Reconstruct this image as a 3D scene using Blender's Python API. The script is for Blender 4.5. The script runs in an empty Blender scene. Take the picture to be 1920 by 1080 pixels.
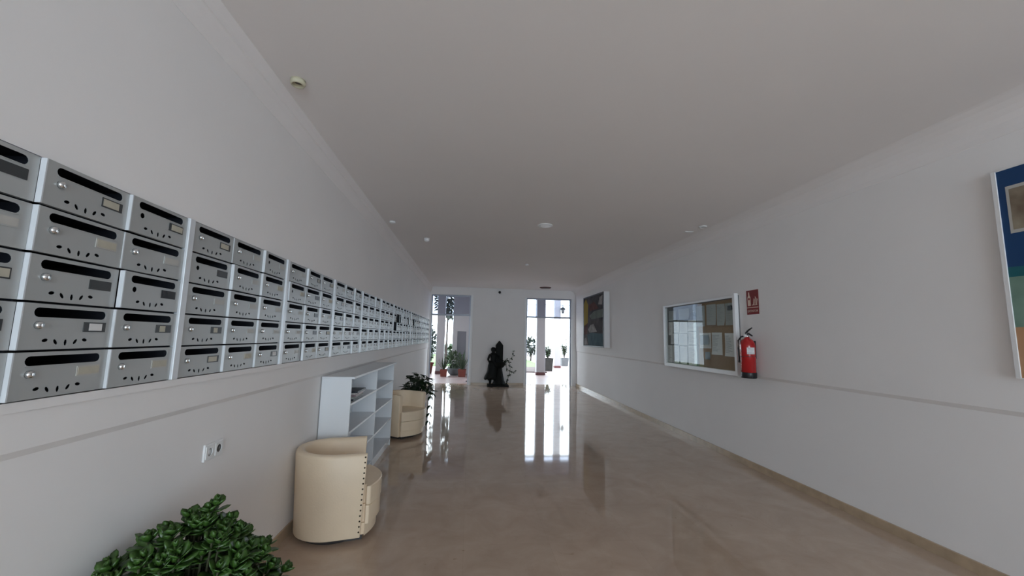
import bpy, bmesh, math, random
from math import sin, cos, pi, radians
from mathutils import Vector, Matrix, Euler
from mathutils.geometry import tessellate_polygon
random.seed(7)
scene = bpy.context.scene
C = scene.collection

# ------------------------------------------------------------------ camera
FPX, YAW, PITCH, ROLL = 758.0, 0.0995, 0.1216, 0.0216
cam_d = bpy.data.cameras.new('camera')
cam = bpy.data.objects.new('camera', cam_d); C.objects.link(cam)
cam_d.sensor_width = 36.0; cam_d.lens = FPX * 36.0 / 1920.0
cam_d.clip_start = 0.02; cam_d.clip_end = 300
fw = Vector((sin(YAW)*cos(PITCH), cos(YAW)*cos(PITCH), sin(PITCH)))
rt = Vector((cos(YAW), -sin(YAW), 0)); up = rt.cross(fw)
r2 = rt*cos(ROLL) + up*sin(ROLL); u2 = -rt*sin(ROLL) + up*cos(ROLL)
M3 = Matrix((r2, u2, -fw)).transposed()
cam.matrix_world = Matrix.Translation((0, 0, 1.43)) @ M3.to_4x4()
scene.camera = cam

# ------------------------------------------------------------------ world, exposure
w = bpy.data.worlds.new('world'); scene.world = w; w.use_nodes = True
nt = w.node_tree; bg = nt.nodes['Background']
tc = nt.nodes.new('ShaderNodeTexCoord'); mp = nt.nodes.new('ShaderNodeMapping')
mp.inputs['Scale'].default_value = (1, 1, 2.5)
nz = nt.nodes.new('ShaderNodeTexNoise'); nz.inputs['Scale'].default_value = 1.6; nz.inputs['Detail'].default_value = 4
rp = nt.nodes.new('ShaderNodeValToRGB')
rp.color_ramp.elements[0].position = 0.35; rp.color_ramp.elements[0].color = (0.65, 0.83, 1.0, 1)
rp.color_ramp.elements[1].position = 0.62; rp.color_ramp.elements[1].color = (0.83, 0.935, 1.0, 1)
nt.links.new(tc.outputs['Generated'], mp.inputs['Vector']); nt.links.new(mp.outputs['Vector'], nz.inputs['Vector'])
nt.links.new(nz.outputs['Fac'], rp.inputs['Fac']); nt.links.new(rp.outputs['Color'], bg.inputs['Color'])
bg.inputs['Strength'].default_value = 9.7
scene.view_settings.view_transform = 'Standard'; scene.view_settings.look = 'None'
scene.view_settings.exposure = 0.0; scene.view_settings.gamma = 1.0
scene.view_settings.use_curve_mapping = False
scene.cycles.max_bounces = 14; scene.cycles.diffuse_bounces = 9; scene.cycles.glossy_bounces = 6
scene.cycles.transmission_bounces = 8; scene.cycles.transparent_max_bounces = 12

def portal(name, loc, sx, sy, rot):
    l = bpy.data.lights.new(name, 'AREA'); l.shape = 'RECTANGLE'; l.size = sx; l.size_y = sy
    l.cycles.is_portal = True
    o = bpy.data.objects.new(name, l); C.objects.link(o); o.location = loc; o.rotation_euler = rot
# portals face into the room (area lights shine along local -Z)
portal('portal', (1.0, -6.56, 1.43), 4.4, 2.8, (radians(90), 0, 0))      # -Z -> +Y
portal('portal', (-0.6, 12.70, 1.33), 1.2, 2.6, (radians(-90), 0, 0))
portal('portal', (2.4, 12.70, 1.33), 1.4, 2.6, (radians(-90), 0, 0))

# ------------------------------------------------------------------ materials
def mat(name, col, rough=0.6, metal=0.0, spec=0.5, noise=0.0, nscale=8.0, bump=0.0, bscale=60.0, col2=None, coat=0.0, trans=0.0):
    m = bpy.data.materials.new(name); m.use_nodes = True
    n = m.node_tree.nodes; L = m.node_tree.links; b = n['Principled BSDF']
    b.inputs['Base Color'].default_value = (*col, 1)
    b.inputs['Roughness'].default_value = rough; b.inputs['Metallic'].default_value = metal
    b.inputs['Specular IOR Level'].default_value = spec
    b.inputs['Coat Weight'].default_value = coat; b.inputs['Transmission Weight'].default_value = trans
    if noise > 0 or col2 or bump > 0:
        t = n.new('ShaderNodeTexCoord')
    if noise > 0 or col2:
        a = n.new('ShaderNodeTexNoise'); a.inputs['Scale'].default_value = nscale; a.inputs['Detail'].default_value = 6
        L.new(t.outputs['Object'], a.inputs['Vector'])
        r = n.new('ShaderNodeValToRGB'); r.color_ramp.elements[0].position = 0.3; r.color_ramp.elements[1].position = 0.7
        c2 = col2 if col2 else tuple(x*(1-noise) for x in col)
        r.color_ramp.elements[0].color = (*c2, 1); r.color_ramp.elements[1].color = (*col, 1)
        L.new(a.outputs['Fac'], r.inputs['Fac']); L.new(r.outputs['Color'], b.inputs['Base Color'])
    if bump > 0:
        a2 = n.new('ShaderNodeTexNoise'); a2.inputs['Scale'].default_value = bscale; a2.inputs['Detail'].default_value = 4
        L.new(t.outputs['Object'], a2.inputs['Vector'])
        bp = n.new('ShaderNodeBump'); bp.inputs['Strength'].default_value = bump; bp.inputs['Distance'].default_value = 0.01
        L.new(a2.outputs['Fac'], bp.inputs['Height']); L.new(bp.outputs['Normal'], b.inputs['Normal'])
    return m

M = {}
M['plaster'] = mat('plaster', (0.83, 0.81, 0.80), 0.75, noise=0.04, nscale=1.2, bump=0.06, bscale=14, spec=0.25)
M['ceil'] = mat('ceiling_paint', (0.83, 0.80, 0.79), 0.85, noise=0.03, nscale=0.8, bump=0.04, bscale=9, spec=0.2)
M['trim_white'] = mat('white_gloss', (0.78, 0.78, 0.78), 0.35)
M['stone_skirt'] = mat('skirting_marble', (0.50, 0.38, 0.26), 0.3, noise=0.25, nscale=9)
M['mailface'] = mat('mailbox_grey', (0.45, 0.465, 0.46), 0.42, metal=0.25, noise=0.06, nscale=5)
M['mailedge'] = mat('aluminium_and_lit_edge', (0.70, 0.73, 0.76), 0.35, metal=0.15)  # divider metal; on the door edges its pale tone paints in daylight
M['maildark'] = mat('mailbox_inner_shade', (0.012, 0.013, 0.02), 0.7)  # near-black colour paints in the shade behind slots and door gaps
M['chrome'] = mat('chrome', (0.75, 0.77, 0.78), 0.18, metal=1.0)
M['black'] = mat('black_plastic', (0.01, 0.01, 0.012), 0.5)
M['plate_beige'] = mat('aged_card', (0.50, 0.47, 0.38), 0.6, noise=0.1, nscale=30)
M['plate_pale'] = mat('pale_card', (0.46, 0.45, 0.42), 0.5)
M['plate_dark'] = mat('dark_card_holder', (0.045, 0.048, 0.05), 0.4)
M['leather'] = mat('cream_leather', (0.78, 0.64, 0.47), 0.42, noise=0.08, nscale=4, bump=0.12, bscale=90)
M['stud'] = mat('bronze_stud', (0.05, 0.035, 0.02), 0.35, metal=0.7)
M['laminate'] = mat('white_laminate', (0.72, 0.75, 0.78), 0.35)
M['paper'] = mat('paper', (0.74, 0.74, 0.74), 0.8)
M['paper_grey'] = mat('paper_grey', (0.40, 0.42, 0.41), 0.8)
M['ink'] = mat('ink_grey', (0.30, 0.31, 0.33), 0.8)
M['board_grey'] = mat('board_grey', (0.16, 0.165, 0.17), 0.8)
M['cork'] = mat('cork', (0.34, 0.22, 0.13), 0.85, noise=0.25, nscale=70)
M['magpink'] = mat('magazine_cover', (0.30, 0.22, 0.24), 0.4)
M['magdark'] = mat('magazine_dark', (0.04, 0.045, 0.06), 0.4)
M['red'] = mat('extinguisher_red', (0.40, 0.010, 0.012), 0.22, coat=0.4)
M['signred'] = mat('sign_red', (0.21, 0.010, 0.009), 0.6)
M['signpale'] = mat('sign_luminous', (0.72, 0.55, 0.45), 0.6)
M['rubber'] = mat('black_rubber', (0.014, 0.014, 0.016), 0.45)
M['jade'] = mat('jade_leaf', (0.060, 0.145, 0.022), 0.34, col2=(0.024, 0.062, 0.012), nscale=9)
M['jadestem'] = mat('jade_stem', (0.05, 0.055, 0.025), 0.7)
M['darkleaf'] = mat('dark_leaf', (0.022, 0.045, 0.016), 0.4, col2=(0.008, 0.016, 0.008), nscale=12)
M['greenleaf'] = mat('garden_leaf', (0.055, 0.085, 0.035), 0.6, col2=(0.02, 0.035, 0.016), nscale=3)
M['treeleaf'] = mat('tree_leaf', (0.022, 0.032, 0.022), 0.7, col2=(0.010, 0.014, 0.012), nscale=3)
M['bark'] = mat('bark', (0.06, 0.048, 0.04), 0.9, noise=0.4, nscale=20)
M['iron'] = mat('cast_iron', (0.010, 0.011, 0.010), 0.6, spec=0.15, noise=0.4, nscale=12)
M['terracotta'] = mat('terracotta', (0.17, 0.035, 0.022), 0.7, noise=0.2, nscale=8)
M['greypot'] = mat('grey_planter', (0.10, 0.105, 0.11), 0.6, noise=0.2, nscale=6)
M['darkpot'] = mat('dark_planter', (0.045, 0.045, 0.04), 0.5, noise=0.3, nscale=6)
M['soil'] = mat('soil', (0.07, 0.042, 0.035), 0.95, noise=0.4, nscale=12)
M['grass'] = mat('grass', (0.085, 0.13, 0.03), 0.9, col2=(0.05, 0.09, 0.02), nscale=3, bump=0.4, bscale=40)
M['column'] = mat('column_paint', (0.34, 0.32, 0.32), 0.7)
M['redtile'] = mat('red_skirting', (0.10, 0.03, 0.03), 0.5)
M['greydoor'] = mat('grey_door_paint', (0.13, 0.125, 0.14), 0.5)
M['alu'] = mat('door_aluminium', (0.30, 0.31, 0.35), 0.4, metal=0.3)
M['lampglass'] = mat('lamp_glass', (0.55, 0.55, 0.5), 0.2)
M['brass'] = mat('cream_metal', (0.55, 0.52, 0.38), 0.35)
M['darkgrey'] = mat('dark_grey', (0.05, 0.045, 0.045), 0.5)

def glass(name, col, rough=0.0, ior=1.5):
    m = bpy.data.materials.new(name); m.use_nodes = True
    n = m.node_tree.nodes; L = m.node_tree.links
    for x in list(n): n.remove(x)
    out = n.new('ShaderNodeOutputMaterial'); mix = n.new('ShaderNodeMixShader')
    tr = n.new('ShaderNodeBsdfTransparent'); gl = n.new('ShaderNodeBsdfGlossy'); fr = n.new('ShaderNodeFresnel')
    fr.inputs['IOR'].default_value = ior; gl.inputs['Roughness'].default_value = rough
    tr.inputs['Color'].default_value = (*col, 1)
    ge = n.new('ShaderNodeNewGeometry'); mu = n.new('ShaderNodeMath'); mu.operation = 'MULTIPLY'; iv = n.new('ShaderNodeMath'); iv.operation = 'SUBTRACT'; iv.inputs[0].default_value = 1.0
    L.new(ge.outputs['Backfacing'], iv.inputs[1]); L.new(fr.outputs['Fac'], mu.inputs[0]); L.new(iv.outputs[0], mu.inputs[1])
    L.new(mu.outputs[0], mix.inputs['Fac']); L.new(tr.outputs[0], mix.inputs[1]); L.new(gl.outputs[0], mix.inputs[2])
    L.new(mix.outputs[0], out.inputs['Surface'])
    return m
M['glass_clear'] = glass('clear_glass', (0.95, 0.97, 0.96), 0.01, 1.22)
M['glass_tint'] = glass('tinted_transom_glass', (0.66, 0.68, 0.74))

# polished marble floor
def marble():
    m = bpy.data.materials.new('polished_marble'); m.use_nodes = True
    n = m.node_tree.nodes; L = m.node_tree.links; b = n['Principled BSDF']
    t = n.new('ShaderNodeTexCoord')
    a = n.new('ShaderNodeTexNoise'); a.inputs['Scale'].default_value = 3.2; a.inputs['Detail'].default_value = 10; a.inputs['Roughness'].default_value = 0.65; a.inputs['Distortion'].default_value = 0.6
    L.new(t.outputs['Object'], a.inputs['Vector'])
    r = n.new('ShaderNodeValToRGB'); e = r.color_ramp.elements
    e[0].position = 0.30; e[0].color = (0.43, 0.32, 0.245, 1); e[1].position = 0.72; e[1].color = (0.53, 0.42, 0.33, 1)
    L.new(a.outputs['Fac'], r.inputs['Fac'])
    v = n.new('ShaderNodeTexNoise'); v.inputs['Scale'].default_value = 11; v.inputs['Detail'].default_value = 3; v.inputs['Distortion'].default_value = 1.5
    L.new(t.outputs['Object'], v.inputs['Vector'])
    vr = n.new('ShaderNodeValToRGB'); vr.color_ramp.elements[0].position = 0.70; vr.color_ramp.elements[0].color = (1, 1, 1, 1)
    vr.color_ramp.elements[1].position = 0.80; vr.color_ramp.elements[1].color = (0.72, 0.66, 0.60, 1)
    L.new(v.outputs['Fac'], vr.inputs['Fac'])
    br = n.new('ShaderNodeTexBrick'); br.offset = 0.0; br.inputs['Scale'].default_value = 1.0
    br.inputs['Brick Width'].default_value = 0.6; br.inputs['Row Height'].default_value = 0.6
    br.inputs['Mortar Size'].default_value = 0.0016; br.inputs['Mortar Smooth'].default_value = 0.3
    br.inputs['Color1'].default_value = (1, 1, 1, 1); br.inputs['Color2'].default_value = (0.96, 0.96, 0.96, 1); br.inputs['Mortar'].default_value = (0.90, 0.89, 0.88, 1)
    L.new(t.outputs['Object'], br.inputs['Vector'])
    m1 = n.new('ShaderNodeMixRGB'); m1.blend_type = 'MULTIPLY'; m1.inputs[0].default_value = 1
    m2 = n.new('ShaderNodeMixRGB'); m2.blend_type = 'MULTIPLY'; m2.inputs[0].default_value = 1
    L.new(r.outputs[0], m1.inputs[1]); L.new(vr.outputs[0], m1.inputs[2]); L.new(m1.outputs[0], m2.inputs[1]); L.new(br.outputs['Color'], m2.inputs[2])
    L.new(m2.outputs[0], b.inputs['Base Color'])
    b.inputs['Roughness'].default_value = 0.05; b.inputs['Specular IOR Level'].default_value = 0.6
    nb = n.new('ShaderNodeTexNoise'); nb.inputs['Scale'].default_value = 2.5; nb.inputs['Detail'].default_value = 2
    L.new(t.outputs['Object'], nb.inputs['Vector'])
    bp = n.new('ShaderNodeBump'); bp.inputs['Strength'].default_value = 0.05; bp.inputs['Distance'].default_value = 0.004
    L.new(nb.outputs['Fac'], bp.inputs['Height']); L.new(bp.outputs['Normal'], b.inputs['Normal'])
    return m
M['marble'] = marble()
def paving():
    m = bpy.data.materials.new('pink_terrace_tile'); m.use_nodes = True
    n = m.node_tree.nodes; L = m.node_tree.links; b = n['Principled BSDF']
    t = n.new('ShaderNodeTexCoord'); br = n.new('ShaderNodeTexBrick'); br.offset = 0.5
    br.inputs['Scale'].default_value = 1.0; br.inputs['Brick Width'].default_value = 0.4; br.inputs['Row Height'].default_value = 0.4
    br.inputs['Mortar Size'].default_value = 0.006
    br.inputs['Color1'].default_value = (0.30, 0.23, 0.22, 1); br.inputs['Color2'].default_value = (0.38, 0.28, 0.265, 1); br.inputs['Mortar'].default_value = (0.42, 0.32, 0.30, 1)
    L.new(t.outputs['Object'], br.inputs['Vector']); L.new(br.outputs['Color'], b.inputs['Base Color']); b.inputs['Roughness'].default_value = 0.35
    return m
M['paving'] = paving()

# ------------------------------------------------------------------ mesh helpers
class MB:
    def __init__(s): s.v = []; s.f = []; s.sm = []
    def add(s, vs, fs, smooth=False):
        o = len(s.v); s.v += [tuple(x) for x in vs]; s.f += [tuple(i+o for i in f) for f in fs]; s.sm += [smooth]*len(fs); return s
    def box(s, x0, x1, y0, y1, z0, z1):
        vs = [(x, y, z) for x in (x0, x1) for y in (y0, y1) for z in (z0, z1)]
        return s.add(vs, [(0, 1, 3, 2), (4, 6, 7, 5), (0, 4, 5, 1), (2, 3, 7, 6), (0, 2, 6, 4), (1, 5, 7, 3)])
    def cham(s, x0, x1, y0, y1, z0, z1, c):       # chamfered box, via bmesh bevel
        bm = bmesh.new(); bmesh.ops.create_cube(bm, size=1)
        for v in bm.verts: v.co = Vector(((x0+x1)/2+v.co.x*(x1-x0), (y0+y1)/2+v.co.y*(y1-y0), (z0+z1)/2+v.co.z*(z1-z0)))
        bmesh.ops.bevel(bm, geom=bm.edges[:], offset=c, segments=2, profile=0.5, affect='EDGES')
        bm.verts.index_update()
        s.add([v.co[:] for v in bm.verts], [[v.index for v in f.verts] for f in bm.faces]); bm.free(); return s
    def tube(s, pts, rad, n=8, cap=True):
        pts = [Vector(p) for p in pts]; rad = rad if isinstance(rad, (list, tuple)) else [rad]*len(pts)
        vs = []; fs = []; ref = None
        for i, p in enumerate(pts):
            d = (pts[min(i+1, len(pts)-1)] - pts[max(i-1, 0)]).normalized()
            if ref is None: ref = Vector((0, 0, 1)) if abs(d.z) < 0.9 else Vector((1, 0, 0))
            a = d.cross(ref).normalized(); b = d.cross(a).normalized(); ref = a.cross(d)*-1 if False else ref
            for k in range(n):
                t = 2*pi*k/n; vs.append(p + (a*cos(t)+b*sin(t))*rad[i])
        for i in range(len(pts)-1):
            for k in range(n): fs.append((i*n+k, i*n+(k+1) % n, (i+1)*n+(k+1) % n, (i+1)*n+k))
        if cap: fs.append(tuple(range(n))); fs.append(tuple((len(pts)-1)*n+k for k in range(n)))
        return s.add(vs, fs, True)
    def lathe(s, prof, cx=0, cy=0, cz=0, n=24, axis='z', sx=1, sy=1):
        vs = []; fs = []
        for r, h in prof:
            for k in range(n):
                t = 2*pi*k/n; a, b = r*cos(t)*sx, r*sin(t)*sy
                vs.append((cx+a, cy+b, cz+h) if axis == 'z' else ((cx+h, cy+a, cz+b) if axis == 'x' else (cx+a, cy+h, cz+b)))
        for i in range(len(prof)-1):
            for k in range(n): fs.append((i*n+k, i*n+(k+1) % n, (i+1)*n+(k+1) % n, (i+1)*n+k))
        if prof[0][0] > 1e-5: fs.append(tuple(range(n)))
        if prof[-1][0] > 1e-5: fs.append(tuple((len(prof)-1)*n+k for k in range(n)))
        return s.add(vs, fs, True)
    def prism(s, poly, axis, a0, a1):             # closed 2D polygon extruded along an axis; poly in the other two axes
        def P(p, a): return {'x': (a, p[0], p[1]), 'y': (p[0], a, p[1]), 'z': (p[0], p[1], a)}[axis]
        n = len(poly); vs = [P(p, a0) for p in poly]+[P(p, a1) for p in poly]
        fs = [(i, (i+1) % n, n+(i+1) % n, n+i) for i in range(n)]
        tri = tessellate_polygon([[Vector((p[0], p[1], 0)) for p in poly]])
        fs += [tuple(t) for t in tri] + [tuple(n+i for i in t) for t in tri]
        return s.add(vs, fs)
    def plate(s, outer, holes, x0, x1):           # plate with holes in the yz plane, thickness x0..x1
        loops = [outer]+holes; flat = [p for l in loops for p in l]; n = len(flat)
        tri = tessellate_polygon([[Vector((p[0], p[1], 0)) for p in l] for l in loops])
        vs = [(x1, p[0], p[1]) for p in flat]+[(x0, p[0], p[1]) for p in flat]
        fs = [tuple(t) for t in tri]+[tuple(n+i for i in t) for t in tri]; o = 0
        for l in loops:
            k = len(l)
            for i in range(k): fs.append((o+i, o+(i+1) % k, n+o+(i+1) % k, n+o+i))
            o += k
        return s.add(vs, fs)
    def leaf(s, p, d, nrm, ln, wd, fold=0.15, droop=0.0):
        d = Vector(d).normalized(); nn = Vector(nrm); side = d.cross(nn)
        if side.length < 1e-4: side = d.cross(Vector((1, 0, 0.1)))
        side.normalize(); nn = side.cross(d).normalized(); p = Vector(p)
        dn = Vector((0, 0, -droop*ln))
        m1 = p+d*ln*0.35+dn*0.2; m2 = p+d*ln*0.72+dn*0.6; tip = p+d*ln+dn
        vs = [p, m1+side*wd*.5+nn*wd*fold, m1, m1-side*wd*.5+nn*wd*fold, m2+side*wd*.42+nn*wd*fold, m2, m2-side*wd*.42+nn*wd*fold, tip]
        return s.add(vs, [(0, 1, 2), (0, 2, 3), (1, 4, 5, 2), (2, 5, 6, 3), (4, 7, 5), (5, 7, 6)], True)
    def mesh(s, name, m):
        me = bpy.data.meshes.new(name); me.from_pydata(s.v, [], s.f); me.materials.append(m)
        bm = bmesh.new(); bm.from_mesh(me); bmesh.ops.recalc_face_normals(bm, faces=bm.faces[:]); bm.to_mesh(me); bm.free()
        for i, p in enumerate(me.polygons): p.use_smooth = s.sm[i] if i < len(s.sm) else False
        me.update(); return me
    def build(s, name, m, parent=None, loc=None, rot=None, **tags):
        o = bpy.data.objects.new(name, s.mesh(name, m)); C.objects.link(o)
        if parent is not None: o.parent = parent
        if loc is not None: o.location = loc
        if rot is not None: o.rotation_euler = rot
        for k, v in tags.items(): o[k] = v
        return o
def tag(o, label=None, cat=None, group=None, kind=None):
    if label: o['label'] = label
    if cat: o['category'] = cat
    if group: o['group'] = group
    if kind: o['kind'] = kind
    return o
def thing(name, label, cat, loc=(0, 0, 0), rz=0, group=None):
    o = bpy.data.objects.new(name, None); C.objects.link(o); o.location = loc; o.rotation_euler = (0, 0, rz)
    o.empty_display_size = 0.1
    return tag(o, label, cat, group)
def inst(name, me, parent, loc=(0, 0, 0), rot=(0, 0, 0), scale=None):
    o = bpy.data.objects.new(name, me); C.objects.link(o); o.parent = parent; o.location = loc; o.rotation_euler = rot
    if scale: o.scale = scale
    return o
def ellipse(cy, cz, a, b, rot=0, n=10):
    return [(cy+a*cos(t)*cos(rot)-b*sin(t)*sin(rot), cz+a*cos(t)*sin(rot)+b*sin(t)*cos(rot)) for t in [2*pi*k/n for k in range(n)]]
def stadium(y0, y1, z0, z1, n=6):
    r = (z1-z0)/2; c = (z0+z1)/2; o = []
    for k in range(n+1): t = -pi/2+pi*k/n; o.append((y1-r+r*cos(t), c+r*sin(t)))
    for k in range(n+1): t = pi/2+pi*k/n; o.append((y0+r+r*cos(t), c+r*sin(t)))
    return o
def bevel(o, w=0.004, seg=2):
    md = o.modifiers.new('bevel', 'BEVEL'); md.width = w; md.segments = seg; md.limit_method = 'ANGLE'; return o

# ------------------------------------------------------------------ setting
Y0, YE, H = -6.3, 12.37, 2.92
ZB, ZT = 1.225, 1.915                     # mailbox recess
MY0, MY1 = 0.872, 12.285
# left wall: stepped at the rail, with the recess that holds the mailboxes
prof = [(-1.254, 0), (-1.254, 1.066), (-1.238, 1.088), (-1.238, ZB-0.03), (-1.228, ZB-0.028), (-1.228, ZB), (-1.70, ZB), (-1.70, 0)]
wl = MB(); wl.prism(prof, 'y', Y0, YE+0.3)
wl.box(-1.70, -1.238, Y0, YE+0.3, ZT, 3.1)
wl.box(-1.70, -1.238, Y0, MY0, ZB, ZT); wl.box(-1.70, -1.238, MY1, YE+0.3, ZB, ZT); wl.box(-1.70, -1.58, MY0, MY1, ZB, ZT)
wl.build('wall_left', M['plaster'], kind='structure')
prof = [(3.275, 0), (3.275, 1.025), (3.2527, 1.055), (3.2527, 3.1), (3.6, 3.1), (3.6, 0)]
MB().prism(prof, 'y', Y0, YE+0.3).build('wall_right', M['plaster'], kind='structure')
# end wall around the two doorways
D1 = (-1.20, -0.015); D2 = (1.700, 3.115); DT = 2.66
we = MB()
we.box(-1.262, D1[0], YE, YE+0.3, 0, H); we.box(D1[0], D1[1], YE, YE+0.3, DT+0.02, H); we.box(D1[1], D2[0], YE, YE+0.3, 0, H)
we.box(D2[0], D2[1], YE, YE+0.3, DT, H); we.box(D2[1], 3.275, YE, YE+0.3, 0, H)
we.build('wall_end', M['plaster'], kind='structure')
# entrance side behind the camera: masonry piers and glazing
wb = MB(); wb.box(-1.262, -1.20, Y0-0.25, Y0, 0, H); wb.box(3.20, 3.275, Y0-0.25, Y0, 0, H); wb.box(-1.20, 3.20, Y0-0.25, Y0, 2.86, H)
wb.build('wall_back', M['plaster'], kind='structure')
ef = MB()
for x in (-1.20, 0.25, 1.70, 3.15): ef.box(x, x+0.05, Y0-0.15, Y0-0.09, 0, 2.86)
ef.box(-1.20, 3.20, Y0-0.15, Y0-0.09, 2.81, 2.86); ef.box(-1.20, 3.20, Y0-0.15, Y0-0.09, 0, 0.04); ef.box(-1.20, 3.20, Y0-0.15, Y0-0.09, 2.06, 2.12)
ef.build('window_1', M['alu'], kind='structure')
MB().box(-1.70, 3.6, Y0-0.25, YE+0.3, -0.12, 0).build('floor', M['marble'], kind='structure')
MB().box(-1.70, 3.6, Y0-0.25, YE+0.3, H, H+0.15).build('ceiling', M['ceil'], kind='structure')
# plaster cornices
cov = [(-1.25, 2.742), (-1.236, 2.742), (-1.230, 2.752), (-1.214, 2.80), (-1.204, 2.845), (-1.196, 2.85), (-1.190, 2.88), (-1.175, 2.93), (-1.25, 2.93)]
MB().prism(cov, 'y', Y0, YE).build('trim_1', M['ceil'], kind='structure')
cr = [(3.26, 2.732)]+[(3.249-0.26+0.26*cos(t), 2.74+0.19*sin(t)) for t in [pi/2*k/8 for k in range(9)]]+[(3.26, 2.94)]
o = MB().prism(cr, 'y', Y0, YE).build('trim_2', M['ceil'], kind='structure')
# marble skirting
MB().box(-1.2535, -1.242, Y0, YE, 0, 0.072).build('baseboard_left', M['stone_skirt'], kind='structure')
MB().box(3.258, 3.275, Y0, YE, 0, 0.072).build('baseboard_right', M['stone_skirt'], kind='structure')
MB().box(D1[1]+0.07, D2[0]-0.06, YE-0.013, YE, 0, 0.07).build('baseboard_end', M['stone_skirt'], kind='structure')

def doorway(name, x0, x1, ztop, panes):
    root = MB()
    root.box(x0-0.005, x0+0.035, YE+0.04, YE+0.12, 0, ztop); root.box(x1-0.035, x1+0.005, YE+0.04, YE+0.12, 0, ztop)
    root.box(x0+0.035, x1-0.035, YE+0.04, YE+0.12, ztop-0.04, ztop)
    r = root.build(name, M['alu'], kind='structure')
    MB().box(x0+0.035, x1-0.035, YE+0.045, YE+0.115, 2.045, 2.095).build('transom_bar', M['alu'], r)
    MB().box(x0+0.035, x1-0.035, YE+0.077, YE+0.083, 2.095, ztop-0.04).build('transom_glass', M['glass_tint'], r)
    # white architrave on the room side
    cs = MB(); cs.cham(x0-0.062, x0-0.002, YE-0.022, YE+0.0, 0, ztop+0.02, 0.004) if x0 > 0 else None
    if x1 < 1: cs.cham(x1+0.002, x1+0.066, YE-0.022, YE+0.0, 0, ztop+0.02, 0.004)
    else: cs.cham(x1+0.004, x1+0.05, YE-0.022, YE+0.0, 0, ztop, 0.004)
    cs.build('architrave', M['trim_white'], r)
    return r
d1 = doorway('door_1', D1[0], D1[1], DT+0.02, 1); d2 = doorway('door_2', D2[0], D2[1], DT, 1)
MB().lathe([(0.0, -0.02), (0.018, -0.018), (0.02, 0.0), (0.014, 0.02), (0.0, 0.024)], D1[1]-0.06, YE+0.06, 0.10, n=12, axis='x').build('door_stop', M['black'], d1)

# ------------------------------------------------------------------ mailbox banks
DW, RH = 0.298, (ZT-ZB-0.004)/5
DH = RH-0.007
def door_mesh(kind):
    m = MB(); W = DW; h = DH/2
    outer = [(-W, -h), (0, -h), (0, h), (-W, h)]
    slot = stadium(-W*0.90, -W*0.095, h-0.038, h-0.011)
    holes = [slot]
    zz = [-0.036, -0.041, -0.043, -0.041, -0.036]; ang = [0.25, -0.9, pi/2, 0.9, -0.25]
    for i in range(5):
        u = -W*(0.755-0.108*i); holes.append(ellipse(u, zz[i]-0.003, 0.0098, 0.0052, ang[i] if i not in (0, 4) else ang[i]*0.6, 8))
    if kind == 'nolock': holes.append(ellipse(-W*0.83, 0.004, 0.0105, 0.0105, 0, 10))
    m.plate(outer, holes, 0.012, 0.0135)
    # folded tray edges behind the face
    m.box(0, 0.012, -W, -W+0.0015, -h, h); m.box(0, 0.012, -0.0015, 0, -h, h)
    m.box(0, 0.012, -W+0.0015, -0.0015, h-0.0015, h); m.box(0, 0.012, -W+0.0015, -0.0015, -h, -h+0.0015)
    # raised lip under the letter slot
    m.box(0.0135, 0.0155, -W*0.89, -W*0.105, h-0.0405, h-0.0385)
    return m.mesh('door', M['mailface'])
door_me = {k: door_mesh(k) for k in ('lock', 'nolock')}
lk = MB().lathe([(0.0115, 0), (0.0115, 0.007), (0.009, 0.011), (0.0, 0.012)], n=12, axis='x')
lk.box(0.0115, 0.0132, -0.001, 0.001, -0.004, 0.004)
lock_me = lk.mesh('lock', M['chrome'])
edge_me = MB().box(-0.001, 0.0142, 0, 0.004, -DH/2, DH/2).mesh('lit_door_edge', M['mailedge'])  # pale strip: daylight on the door's near side put into the colour
def plate_me(n, fr, card, c0=0.0, c1=1.0):
    a = MB().box(0, 0.0022, -0.041, 0.041, -0.0155, 0.0155).mesh('name_plate', M[fr])
    a.materials.append(M[card]); b = MB().box(0.0022, 0.003, -0.037+0.074*c0, -0.037+0.074*c1, -0.0115, 0.0115)
    k = len(a.polygons)
    m = MB(); m.box(0, 0.0022, -0.041, 0.041, -0.0155, 0.0155); m.box(0.0022, 0.003, -0.037+0.074*c0, -0.037+0.074*c1, -0.0115, 0.0115)
    me = m.mesh('name_plate', M[fr]); me.materials.append(M[card])
    for i, p in enumerate(me.polygons): p.material_index = 1 if i >= 6 else 0
    return me
PL = {'beige': plate_me('a', 'plate_pale', 'plate_beige'), 'beige_r': plate_me('a', 'plate_dark', 'plate_beige', 0, .85), 'beige_l': plate_me('a', 'plate_dark', 'plate_beige', .12, 1),
      'pale': plate_me('a', 'mailface', 'plate_pale'), 'dark': plate_me('a', 'plate_dark', 'plate_dark'), 'framed': plate_me('a', 'plate_dark', 'paper', .2, .85),
      'half': plate_me('a', 'plate_dark', 'plate_beige', .2, .6), 'black': plate_me('a', 'black', 'black')}
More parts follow.
